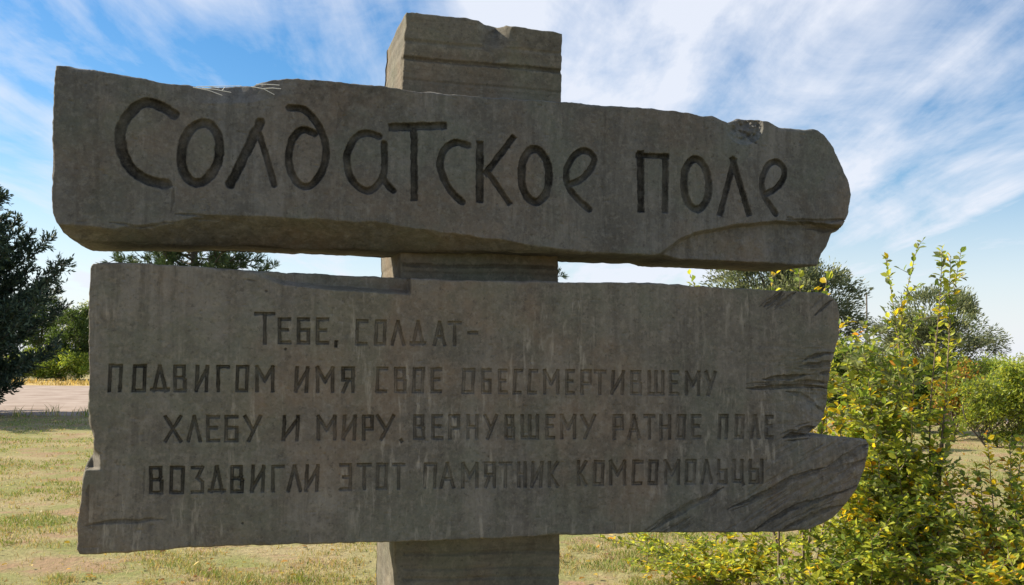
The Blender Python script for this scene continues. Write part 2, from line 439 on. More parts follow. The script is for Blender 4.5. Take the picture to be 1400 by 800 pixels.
# --- the small text: unit-square stroke font
FONT = {
 'П': ['0,1 0,0 1,0 1,1'], 'О': ['0,0 1,0 1,1 0,1 0,0'], 'Д': ['.1,1 .5,0 .9,1', '-.05,.96 1.05,.96'], 'В': ['0,0 0,1 1,1 1,.55 .75,.47 0,.47', '0,0 .9,0 .9,.38 .75,.47'],
 'И': ['0,0 0,1', '1,0 1,1', '0,.95 1,.08'], 'Г': ['0,1 0,0 1,0'], 'М': ['0,1 0,0 .5,.58 1,0 1,1'], 'Я': ['1,1 1,0 0,0 0,.5 1,.5', '.5,.5 0,1'],
 'С': ['1,0 0,0 0,1 1,1'], 'Е': ['1,0 0,0 0,1 1,1', '0,.46 .8,.46'], 'Б': ['1,0 0,0 0,1 1,1 1,.46 0,.46'], 'Р': ['0,1 0,0 1,0 1,.55 0,.55'],
 'Т': ['0,0 1,0', '.5,0 .5,1'], 'Ш': ['0,0 0,1 1,1 1,0', '.5,0 .5,1'], 'У': ['0,0 .5,.55', '1,0 .25,1'], 'Х': ['0,0 1,1', '1,0 0,1'],
 'Л': ['0,1 .5,0 1,1'], 'Н': ['0,0 0,1', '1,0 1,1', '0,.5 1,.5'], 'А': ['0,1 .5,0 1,1', '.22,.66 .78,.66'], 'З': ['0,0 1,0 .5,.42 1,.6 1,1 0,1'],
 'Э': ['0,0 1,0 1,1 0,1', '.3,.5 1,.5'], 'К': ['0,0 0,1', '1,0 .1,.5 1,1'], 'Ь': ['0,0 0,1 1,1 1,.45 0,.45'], 'Ц': ['0,0 0,.94 1,.94 1,0', '1,.94 1.15,1.08'],
 'Ы': ['0,0 0,1 .62,1 .62,.45 0,.45', '1,0 1,1'], '-': ['0,.5 1,.5'], ',': ['.6,0 .2,1'],
}
# word, [(letter, x0, x1)], y top/bottom at its start, y top/bottom at its end, dirt, edge look
WORDS = [
 ('ТЕБЕ', [('Т',348,376,427,471),('Е',380,398),('Б',406,424),('Е',432,450),(',',457,462,466,475)], (434,470), (435,471), .80, .0),
 ('СОЛДАТ', [('С',486,503),('О',512,528),('Л',534,554),('Д',561,582),('А',592,610),('Т',612,631),('-',639,654,445,465)], (437,472), (440,473), .62, .35),
 ('ПОДВИГОМ', [('П',148,167),('О',181,200),('Д',206,231),('В',237,255),('И',267,285),('Г',296,314),('О',322,340),('М',349,375)], (498,536), (500,536), .78, .0),
 ('ИМЯ', [('И',403,422),('М',432,457),('Я',467,485)], (501,537), (502,537), .74, .1),
 ('СВОЕ', [('С',514,530),('В',539,556),('О',564,580),('Е',589,604)], (502,537), (503,537), .62, .45),
 ('ОБЕССМЕРТИВШЕМУ', [('О',632,649),('Б',658,672),('Е',681,694),('С',702,714),('С',722,735),('М',743,765),('Е',773,786),('Р',794,809),('Т',812,829),('И',836,854),('В',862,878),('Ш',886,909),('Е',915,929),('М',937,958),('У',964,980)], (504,538), (508,541), .62, .6),
 ('ХЛЕБУ', [('Х',224,249),('Л',255,276),('Е',282,301),('Б',307,326),('У',333,358)], (568,605), (568,604), .74, .05),
 ('И', [('И',386,409)], (568,603), (568,603), .74, .05),
 ('МИРУ', [('М',433,460),('И',468,487),('Р',495,511),('У',514,540),(',',547,550,600,605)], (568,602), (567,602), .68, .2),
 ('ВЕРНУВШЕМУ', [('В',565,581),('Е',590,606),('Р',613,629),('Н',638,654),('У',661,681),('В',690,704),('Ш',712,737),('Е',746,759),('М',766,788),('У',794,815)], (567,601), (567,600), .60, .55),
 ('РАТНОЕ', [('Р',838,853),('А',858,876),('Т',880,896),('Н',902,918),('О',925,938),('Е',945,959)], (567,601), (567,600), .62, .5),
 ('ПОЛЕ', [('П',982,996),('О',1005,1018),('Л',1025,1040),('Е',1046,1058)], (567,600), (568,600), .68, .3),
 ('ВОЗДВИГЛИ', [('В',204,223),('О',232,252),('З',261,279),('Д',285,308),('В',315,333),('И',343,362),('Г',371,389),('Л',392,413),('И',417,436)], (638,676), (635,672), .80, .05),
 ('ЭТОТ', [('Э',464,481),('Т',488,508),('О',514,530),('Т',536,554)], (634,671), (633,669), .64, .5),
 ('ПАМЯТНИК', [('П',579,597),('А',601,622),('М',631,654),('Я',662,678),('Т',682,700),('Н',707,720),('И',726,742),('К',749,764)], (633,668), (631,666), .62, .55),
 ('КОМСОМОЛЬЦЫ', [('К',789,803),('О',811,826),('М',833,856),('С',864,879),('О',886,900),('М',908,930),('О',937,952),('Л',958,975),('Ь',981,995),('Ц',1002,1017),('Ы',1024,1044)], (630,664), (628,661), .66, .45),
]

def sign():
    root = thing('concrete_sign', 'weathered grey concrete sign of two rough carved slabs on a square post', 'sign', tuple(ORG), TH)
    post_px = [(556,17),(570,17),(600,21),(640,25),(655,28),(662,33),(680,38),(692,35),(702,36),(735,40),(769,46),(767,140),(765,240),(763,345),(764,400),(765,600),(765,740)]
    post_l = [(541,742),(543,600),(546,400),(547,345),(548,240),(550,125),(553,60)]
    pl = post_px + post_l
    def ext(p):
        n = len(post_px); zb = -0.06
        dn = lambda a, b: a + (b - a) * ((zb - a[1]) / (b[1] - a[1]))
        r = dn(p[n - 2], p[n - 1]); l = dn(p[n + 1], p[n])
        return np.vstack([p[:n], [r], [l], p[n:]])
    lines = []
    for y, w, d_ in ((55, 5, .003), (79, 6, .007), (108, 4, .002), (362, 5, .005), (372, 4, .003), (757, 5, .004), (778, 4, .003), (792, 5, .004)):
        s = 19 if y < 200 else (5 if y < 500 else -3)
        lines.append(Stroke([(553, y), (620, y + s * .3 + 1), (690, y + s * .65 - 1), (770, y + s)], w * 1.2, d_ * 1.8, .5 if d_ > .004 else .15))
    lines.append(Stroke([(678, 40), (672, 58), (683, 72), (675, 84)], 26, .008, .30, taper=True))
    lines.append(Stroke([(700, 40), (703, 55)], 8, .006, .1, taper=True))
    def bigp(px, py, P):                                     # bite broken out of the top edge
        t = np.clip((66 - py) / 30, 0, 1) * np.clip(1 - np.abs(px - 676) / 24, 0, 1)
        return 0.10 * t + 0.02 * t * fbm(P[:, 0] * 30, P[:, 1] * 30, 3, 3)
    build_slab('post', root, M_POST, pl, 0.21, 0.54, lines, bigp, 0.0045, 5, 0.0025, extra_poly=ext, jitter=0.005, chip=0.5)

    # ---- upper slab
    up = [(76,89),(110,93),(150,99),(190,107),(230,114),(270,119),(310,119),(345,118),(358,113),(372,109),(392,107),(430,109),(470,113),(524,117),(560,124),(640,131),
          (768,139),(820,143),(870,147),(920,151),(950,156),(962,159),(974,158),(985,163),(996,168),(1003,166),(1010,163),(1030,164),(1050,166),(1068,174),(1100,177),
          (1119,178),(1128,184),(1140,200),(1150,222),(1160,245),(1164,266),(1161,290),(1153,308),(1145,315),(1137,318),(1131,336),(1123,346),(1118,362),
          (1087,362),(1030,358),(972,356),(921,353),(909,349),(834,346),(800,345),(765,344),(700,343),(650,343),(530,343),(400,338),(260,333),(180,331),(110,330),(97,325),(86,317),(78,303),(72,290),(71,260),(73,200),(72,150)]
    st = []; parts = []
    for i, (ch, ss) in enumerate(TITLE):
        parts.append((i, 'engraved_letter', None))
        for pts, w in ss:
            flat = len(pts) == 2
            st.append(Stroke(pts, w * .90, 0.020, 0.95, i, smooth=not flat, square=flat, edge=.12))
    for pts, w, d_, dt in (([(237,256),(236,272),(232,290)], 5, .004, .5), ([(238,292),(300,299),(262,300)], 7, .006, .3), ([(462,140),(464,160),(459,178)], 5, .003, .25),
                           ([(472,165),(474,180)], 9, .004, .4), ([(1075,300),(1110,303),(1158,301)], 7, .010, .5), ([(1075,296),(1086,300)], 5, .006, .5),
                           ([(1100,312),(1130,314),(1150,311)], 6, .008, .4), ([(1010,178),(1024,187),(1035,195)], 7, .012, .3),
                           ([(104,95),(103,200),(106,300)], 7, .0015, .15), ([(133,98),(131,200),(135,300)], 8, .0015, .2), ([(318,130),(316,200)], 6, .001, .2),
                           ([(828,150),(826,240),(828,330)], 4, .0015, .25), ([(962,165),(966,200)], 5, .002, .2), ([(530,140),(528,230)], 3, .001, .12), ([(148,305),(200,309),(240,303)], 6, .005, .35)):
        st.append(Stroke(pts, w, d_, dt, taper=True))
    fl_x = [86,155,225,262,282,325,400,514,571,657,763,800]
    fl_y = [309,311,305,298,294,294,297,304,311,324,340,344]
    fb_x = [86,110,180,260,400,530,650,765,800]; fb_y = [317,330,331,333,338,343,343,345,346]
    rc_x = [890,905,930,950,985,1010,1060,1110,1165]; rc_y = [353,344,325,316,310,307,302,304,309]
    def bigu(px, py, P):
        n = fbm(P[:, 0] * 12, P[:, 1] * 12, 77, 4)
        yt = np.interp(px, fl_x, fl_y) + 3 * fbm(P[:, 0] * 9, P[:, 0] * 0, 31, 4); yb = np.interp(px, fb_x, fb_y)
        D = np.interp(px, [80,110,240,290,500,650,765,800], [.05,.08,.10,.17,.17,.10,.02,0])
        t = np.clip((py - yt) / np.maximum(yb - yt, 3), 0, 1.05); t = np.where(px < 800, t, 0)
        d = D * t + (0.014 * n + 0.006 * fbm(P[:, 0] * 30, P[:, 1] * 40, 84, 3)) * np.clip(t * 5, 0, 1) * np.clip(D / .05, 0, 1)
        yr = np.interp(px, rc_x, rc_y) + 2.5 * fbm(P[:, 0] * 14, P[:, 0] * 0, 32, 4)
        r = np.clip((py - yr) / 5, 0, 1) * (px > 888)
        d = d + r * (0.045 + 0.012 * n) + 0.03 * np.clip((px - 1085) / 60, 0, 1) * r
        # broken notch in the top edge near the right end, and the rounded broken end
        c = np.clip(1 - np.hypot((px - 1018) / 26, (py - 172) / 26), 0, 1)
        d = d + 0.06 * c ** 0.7 * (1 + 0.6 * n) + 0.018 * np.minimum(c * 4, 1) * fbm(P[:, 0] * 45, P[:, 1] * 45, 85, 3)
        e = np.clip((px - 1105) / 58, 0, 1); d = d + 0.05 * e ** 2 + 0.010 * e * n
        tp = np.clip(1 - (py - np.interp(px, [260,300,345,392,430,470], [119,119,118,107,108,113])) / 22, 0, 1) * np.clip(1 - np.abs(px - 330) / 90, 0, 1)
        return d + 0.05 * tp + 0.012 * tp * n
    build_slab('upper_slab', root, M_BEAM, up, 0.0, 0.44, st, bigu, 0.003, 21, 0.0022, parts, crust=lambda px, py: np.clip(1.3 - np.abs(px - 420) / 420, .25, 1) * np.clip(1.25 - (py - 100) / 130, .2, 1), jitter=0.0045, wave=0.0012)

    # ---- lower slab
    lw = [(124,364),(127,360),(136,359),(200,360),(270,364),(355,371),(420,375),(480,378),(553,381),(562,381),(620,383),(763,386),(850,386),(930,389),(960,392),(1040,396),(1100,399),
          (1124,400),(1137,404),(1146,415),(1149,430),(1148,460),(1143,480),(1138,496),(1136,510),(1133,530),(1131,550),(1127,570),(1118,583),(1107,591),(1096,596),(1150,598),(1185,602),
          (1189,608),(1186,622),(1183,640),(1172,668),(1158,690),(1140,708),(1125,717),(1105,724),(1060,728),(1000,727),(900,728),(800,731),(700,735),(600,739),(530,741),(400,744),
          (300,747),(250,750),(180,755),(108,759),(104,752),(106,730),(104,715),(108,700),(110,680),(113,655),(117,641),(121,632),(127,620),(128,600),(124,580),(121,556),(122,500),(121,430)]
    st = []; parts = []
    for wi, (word, letters, (ya, yb), (yc, yd), dirt, edge) in enumerate(WORDS):
        parts.append((wi, 'engraved_word', None))
        xa, xb = letters[0][1], letters[-1][2]
        for L_ in letters:
            ch, x0, x1 = L_[:3]; f = ((x0 + x1) / 2 - xa) / max(xb - xa, 1)
            top, bot = (ya + (yc - ya) * f, yb + (yd - yb) * f) if len(L_) == 3 else L_[3:]
            worn = 0.85 + 0.3 * random.random()
            w = 5.1 - 0.6 * edge
            x0_, x1_, t_, b_ = x0 + w * .45, x1 - w * .45, top + w * .4, bot - w * .4
            lean = 1.5 if ch in 'ПИОС' else 0
            for s in FONT[ch]:
                p = [tuple(float(v) for v in q.split(',')) for q in s.split()]
                pp = [(x0_ + a * (x1_ - x0_) - lean * (b - .5), t_ + b * (b_ - t_)) for a, b in p]
                for a, b in zip(pp[:-1], pp[1:]):
                    st.append(Stroke([a, b], w, 0.012 - 0.004 * edge, min(.95, dirt * worn * 1.15), wi, smooth=False, edge=.35 + .5 * edge, square=True))
    G = [([(1071,397),(1060,408),(1045,420)], 9, .014, .5), ([(1088,399),(1074,410),(1058,420)], 8, .010, .4), ([(1139,409),(1128,419),(1113,431)], 6, .012, .5), ([(1128,402),(1112,418)], 7, .006, .25),
         ([(1143,481),(1120,486),(1095,494)], 6, .012, .5), ([(1140,495),(1120,498),(1092,501)], 7, .010, .45), ([(1136,509),(1120,511)], 5, .010, .5),
         ([(1045,519),(1068,517),(1102,513)], 11, .018, .55), ([(1020,531),(1060,530),(1095,527),(1132,531)], 10, .018, .55), ([(1074,536),(1095,540),(1112,550),(1120,560)], 8, .010, .35),
         ([(1070,598),(1085,595),(1108,594)], 8, .02, .6), ([(1092,588),(1103,585),(1114,583)], 9, .02, .5),
         ([(886,728),(916,709),(943,693),(968,681),(990,667)], 11, .014, .5), ([(905,729),(926,719),(945,706)], 7, .008, .35), ([(925,728),(945,716)], 7, .006, .3),
         ([(996,697),(1025,684),(1051,672),(1075,658),(1100,648),(1135,638)], 10, .016, .5), ([(1130,640),(1160,622),(1186,607)], 12, .014, .45), ([(1100,650),(1150,640),(1182,628)], 9, .008, .3),
         ([(1030,727),(1062,707),(1092,692),(1120,684),(1172,664)], 10, .014, .5), ([(1062,729),(1095,712),(1130,698),(1155,690)], 8, .010, .4), ([(1120,640),(1124,655),(1123,665)], 4, .003, .3),
         ([(119,719),(150,714),(190,712),(225,711)], 11, .006, .40), ([(120,700),(119,680),(122,662)], 6, .006, .45), ([(197,638),(196,680)], 4, .002, .3), ([(267,716),(267,738)], 4, .003, .4),
         ([(336,383),(350,384)], 4, .004, .5), ([(362,397),(366,398)], 4, .005, .6), ([(388,477),(391,477)], 5, .006, .8), ([(329,716),(332,716)], 4, .006, .9), ([(630,360),(632,362)], 3, .003, .3)]
    rg = random.Random(5)
    for pts, w, d_, dt in G:
        st.append(Stroke(pts, w * .72 if w > 5 else w, d_ * .9, dt, taper=True))
        if w > 6:
            for _ in range(2):
                ox, oy = rg.uniform(-8, 8), rg.uniform(-6, 6)
                st.append(Stroke([(x + ox, y + oy + rg.uniform(-1.5, 1.5)) for x, y in pts], w * rg.uniform(.22, .38), d_ * .4, dt * .8, taper=True))
    def bigl(px, py, P):
        n = fbm(P[:, 0] * 12, P[:, 1] * 12, 78, 4)
        # sloping recess along the top edge, left of the post
        ylo = np.interp(px, [330,390,450,500,556,558], [371,390,396,399,403,403]) + 1.5 * fbm(P[:, 0] * 12, P[:, 0] * 0, 41, 4)
        t = np.clip((ylo - py) / 6, 0, 1) * np.clip((px - 335) / 60, 0, 1) * np.clip((562 - px) / 5, 0, 1)
        d = t * (0.11 + 0.015 * n) * np.clip((px - 330) / 120, 0.2, 1)
        # chip in the left edge
        c = np.clip((137 - px) / 10, 0, 1) * np.clip((py - 612 - (px - 128) * 1.0) / 8, 0, 1) * np.clip((643 - py) / 4, 0, 1)
        d = d + 0.12 * c
        # split ends at the right
        e = np.clip((px - 1040) / 90, 0, 1) * np.exp(-((py - 540) / 46.0) ** 2); d = d + 0.045 * e * (1 + 0.9 * n)
        q = np.clip((px - 1080) / 100, 0, 1) * (py > 590); d = d + 0.03 * q ** 2 * (1 + n)
        b = np.clip(((py - 690) + (px - 1100) * 0.45) / 40, 0, 1) * (px > 990); d = d + 0.03 * b * (1 + .6 * n)
        # torn, fibrous right end: grain that follows the splits
        zz = np.where(py < 590, P[:, 1], P[:, 1] - 0.5 * P[:, 0])
        gr = fbm(P[:, 0] * 5, zz * 42, 83, 4, 0.62); gk = np.clip((px - 1010) / 110, 0, 1) * np.clip((py - 455) / 40, 0, 1) + np.clip((px - 930 - (728 - py) * .6) / 60, 0, 1) * (py > 640) * .6
        d = d + 0.017 * np.clip(gr + .1, 0, 1) * np.clip(gk, 0, 1)
        return d + 0.02 * np.clip((px - 1100) / 50, 0, 1) ** 2 * (py < 480)
    build_slab('lower_slab', root, M_PANEL, lw, 0.004, 0.40, st, bigl, 0.003, 52, 0.0022, parts, jitter=0.0045)
sign()

# ------------------------------------------------------------------ ground, road, verge
def ground_mat():
    m, nt = new_mat('dry_ground'); L = nt.links.new
    out = N(nt, 'ShaderNodeOutputMaterial'); b = N(nt, 'ShaderNodeBsdfPrincipled', Roughness=1.0); b.inputs['Specular IOR Level'].default_value = 0.1
    tc = N(nt, 'ShaderNodeTexCoord')
    def nz(s, d, o=0.0):
        mp = N(nt, 'ShaderNodeMapping'); mp.inputs['Location'].default_value = (o, o * .6, 0); L(tc.outputs['Object'], mp.inputs[0])
        n = N(nt, 'ShaderNodeTexNoise', Scale=s, Detail=d, Roughness=0.65); L(mp.outputs[0], n.inputs['Vector']); return n.outputs['Fac']
    def rmp(v, a, b_): r = ramp(nt, [(a, 0.0), (b_, 1.0)]); L(v, r.inputs[0]); return r.outputs[0]
    c = mixc(nt, rmp(nz(0.9, 6), .42, .58), (0.40, 0.33, 0.18), (0.25, 0.265, 0.095))
    c = mixc(nt, rmp(nz(1.6, 6, 7), .50, .60), c, (0.36, 0.24, 0.15))
    c = mixc(nt, math_n(nt, 'MULTIPLY', rmp(nz(14, 6, 3), .35, .65), .6), c, (0.18, 0.15, 0.07))
    L(c, b.inputs['Base Color'])
    bp = N(nt, 'ShaderNodeBump', Strength=0.8, Distance=0.03); L(nz(22, 6, 1), bp.inputs['Height']); L(bp.outputs[0], b.inputs['Normal'])
    L(b.outputs[0], out.inputs[0]); return m
def simple_mat(name, a, b_, scale, rough=0.95):
    m, nt = new_mat(name); L = nt.links.new
    out = N(nt, 'ShaderNodeOutputMaterial'); b = N(nt, 'ShaderNodeBsdfPrincipled', Roughness=rough); b.inputs['Specular IOR Level'].default_value = 0.15
    tc = N(nt, 'ShaderNodeTexCoord'); n = N(nt, 'ShaderNodeTexNoise', Scale=scale, Detail=6.0, Roughness=0.65); L(tc.outputs['Object'], n.inputs['Vector'])
    r = ramp(nt, [(.36, a), (.64, b_)]); L(n.outputs['Fac'], r.inputs[0]); L(r.outputs[0], b.inputs['Base Color']); L(b.outputs[0], out.inputs[0]); return m
def sheet(name, x0, x1, ya, yb, z, mat, nx=60, wob=0.25, seed=0):
    xs = np.linspace(x0, x1, nx + 1)
    a = ya + wob * fbm(xs * 0.35, xs * 0, seed, 3); b = yb + wob * fbm(xs * 0.3, xs * 0 + 5, seed + 3, 3)
    V = np.concatenate([np.stack([xs, a, xs * 0 + z], 1), np.stack([xs, b, xs * 0 + z], 1)]); i = np.arange(nx)
    o = mesh_np(name, V, [np.stack([i, i + 1, i + nx + 2, i + nx + 1], 1)], mat); return tag(o, kind='structure')
tag(mesh_np('ground', [(-1500,-200,0),(1500,-200,0),(1500,2600,0),(-1500,2600,0)], [[[0,1,2,3]]], ground_mat()), kind='structure')
sheet('road', -160, 160, 25.0, 49.0, 0.004, simple_mat('dusty_road', (0.27, 0.205, 0.165), (0.40, 0.325, 0.275), 0.9), seed=2)
sheet('road_edge', -160, 160, 49.0, 57.0, 0.004, simple_mat('dry_verge', (0.42, 0.29, 0.10), (0.50, 0.37, 0.15), 0.8), seed=9)

def blades(name, n, d0, d1, h, palette, wts, xlim=None, seed=0, wide=0.006, power=1.0):
    r = np.random.default_rng(seed)
    t = r.random(n); d = 1 / (1 / d0 + (1 / d1 - 1 / d0) * t)
    half = 0.60 * d + 0.5; x = (r.random(n) * 2 - 1) * half
    if xlim is not None: k = xlim(x, d); x, d = x[k], d[k]; n = len(x)
    patch = 1.5 * fbm(x * 0.8, d * 0.8, seed + 3, 4); fine = 1.3 * fbm(x * 3.2, d * 3.2, seed + 9, 3)
    keep = r.random(n) < np.clip(0.50 + 1.3 * patch + 0.8 * fine, 0.05, 1); x, d, patch, fine = x[keep], d[keep], patch[keep], fine[keep]; n = len(x)
    hh = h * (0.45 + 0.9 * r.random(n)) * (1 + 0.9 * np.clip(fine, -.5, 1)); a = r.random(n) * 2 * np.pi; lean = 0.3 + 0.8 * r.random(n)
    w = wide * (0.7 + 0.6 * r.random(n)) * np.clip(d / 8, 1, 3)
    la = r.random(n) * 2 * np.pi
    B = np.stack([x, d, x * 0], 1); side = np.stack([np.cos(a), np.sin(a), a * 0], 1) * (w / 2)[:, None]
    ld = np.stack([np.cos(la), np.sin(la), a * 0], 1)
    mid = B + ld * (hh * lean * .35)[:, None] + np.array([0, 0, 1.0]) * (hh * .6)[:, None]
    tip = B + ld * (hh * lean)[:, None] + np.array([0, 0, 1.0]) * (hh * .95)[:, None]
    V = np.stack([B - side, B + side, mid + side * .7, mid - side * .7, tip], 1).reshape(-1, 3)
    i = np.arange(n) * 5
    pal = np.array(palette); wt = np.tile(np.array(wts, float), (n, 1))
    g = np.clip(0.40 + 1.5 * patch + .9 * fine, 0.04, 1); wt[:, 0] *= g * 1.6; wt[:, 1:] *= (1.25 - g)[:, None]
    cs = np.cumsum(wt, 1); cs /= cs[:, -1:]; pick = (r.random(n)[:, None] > cs).sum(1).clip(0, len(pal) - 1)
    c = pal[pick] * (0.75 + 0.5 * r.random(n))[:, None]; c = np.repeat(c, 5, 0)
    return mesh_np(name, V, [np.stack([i, i + 1, i + 2, i + 3], 1), np.stack([i + 3, i + 2, i + 4], 1)], M_BLADE, None, False, col=c)
GP = [(0.20, 0.27, 0.055), (0.52, 0.44, 0.21), (0.40, 0.29, 0.14), (0.38, 0.37, 0.13)]
tag(blades('grass', 300000, 5.6, 24.8, 0.029, GP, (.7, 1.1, .9, .8), seed=5), kind='stuff')
tag(blades('roadside_grass', 9000, 49.3, 56.5, 0.18, [(0.34,.26,.09),(0.55,0.42,0.16),(0.48,0.34,0.12),(0.5,0.4,0.16)], (.5, 1, 1, 1), seed=6, wide=0.02), kind='stuff')
tag(blades('tall_grass', 5000, 24.2, 25.6, 0.20, GP, (1, 1, .6, .8), seed=8, wide=0.007), kind='stuff')

def fallen_leaves():
    r = np.random.default_rng(31); n = 900
    d = 1 / (1 / 5.8 + (1 / 18 - 1 / 5.8) * r.random(n)); x = (r.random(n) * 2 - 1) * (0.6 * d)
    pos = np.stack([x, d, 0.02 + 0.025 * r.random(n)], 1)
    pal = np.array([(0.55, 0.40, 0.06), (0.50, 0.30, 0.07), (0.55, 0.47, 0.28), (0.30, 0.17, 0.07)])
    V, Q, C = leaf_arrays(pos, r.normal(size=(n, 3)) * [1, 1, .15], np.tile([0, 0, 1.0], (n, 1)) + r.normal(size=(n, 3)) * .3, 0.035 + 0.03 * r.random(n), 0.6, pal[r.integers(0, 4, n)])
    tag(mesh_np('fallen_leaves', V, [Q], M_LEAF, None, False, col=C), kind='stuff')

# ------------------------------------------------------------------ foliage
def unit(a): return a / (np.linalg.norm(a, axis=-1, keepdims=True) + 1e-9)
def leaf_arrays(pos, dr, nr, ln, wr, col, fold=0.25):
    dr = unit(dr); sd = unit(np.cross(dr, nr)); up = np.cross(sd, dr)
    n = len(pos); ln = np.broadcast_to(ln, (n,))[:, None]; w = ln * wr * .5
    b = pos; tip = pos + dr * ln - up * ln * .10
    def pt(f, s, k): return pos + dr * ln * f + sd * w * s + up * w * fold * abs(s) * k
    V = np.stack([b, pt(.28, .85, 1), pt(.62, .9, 1), tip, pt(.62, -.9, 1), pt(.28, -.85, 1)], 1).reshape(-1, 3)
    i = np.arange(n) * 6
    Q = np.concatenate([np.stack([i, i + 1, i + 2, i + 3], 1), np.stack([i, i + 3, i + 4, i + 5], 1)])
    return V, Q, np.repeat(col, 6, 0)
def diamond(pos, dr, nr, ln, wr, col):
    dr = unit(dr); sd = unit(np.cross(dr, nr)); n = len(pos); ln = np.broadcast_to(ln, (n,))[:, None]
    V = np.stack([pos, pos + dr * ln * .5 + sd * ln * wr * .5, pos + dr * ln, pos + dr * ln * .5 - sd * ln * wr * .5], 1).reshape(-1, 3)
    return V, np.arange(n * 4).reshape(-1, 4), np.repeat(col, 4, 0)
def tubes(lines, sides=5):
    Vs, Qs, c = [], [], 0
    for pts, r0, r1 in lines:
        pts = np.asarray(pts, float); n = len(pts); t = unit(np.gradient(pts, axis=0))
        ref = np.where(np.abs(t[:, 2:3]) > .9, [[1, 0, 0]], [[0, 0, 1.0]]); s = unit(np.cross(t, ref)); u = np.cross(s, t)
        rr = r0 + (r1 - r0) * np.linspace(0, 1, n); a = np.arange(sides) * 2 * np.pi / sides
        V = pts[:, None] + rr[:, None, None] * (np.cos(a)[None, :, None] * s[:, None] + np.sin(a)[None, :, None] * u[:, None])
        Vs.append(V.reshape(-1, 3)); i = np.arange(n - 1)[:, None] * sides; j = np.arange(sides)[None]
        q = np.stack([i + j, i + (j + 1) % sides, i + sides + (j + 1) % sides, i + sides + j], -1).reshape(-1, 4) + c
        Qs.append(q); c += n * sides
    return np.vstack(Vs), np.vstack(Qs)
def curve(a, b, sag, n=10, wob=0.0, r=RNG):
    a = np.asarray(a, float); b = np.asarray(b, float); t = np.linspace(0, 1, n)[:, None]
    p = a + (b - a) * t + np.asarray(sag) * (4 * t * (1 - t))
    L = np.linalg.norm(b - a); ph = r.random(3) * 6
    return p + wob * L * np.sin(t * 7 + ph) * t * (1 - t) * 2

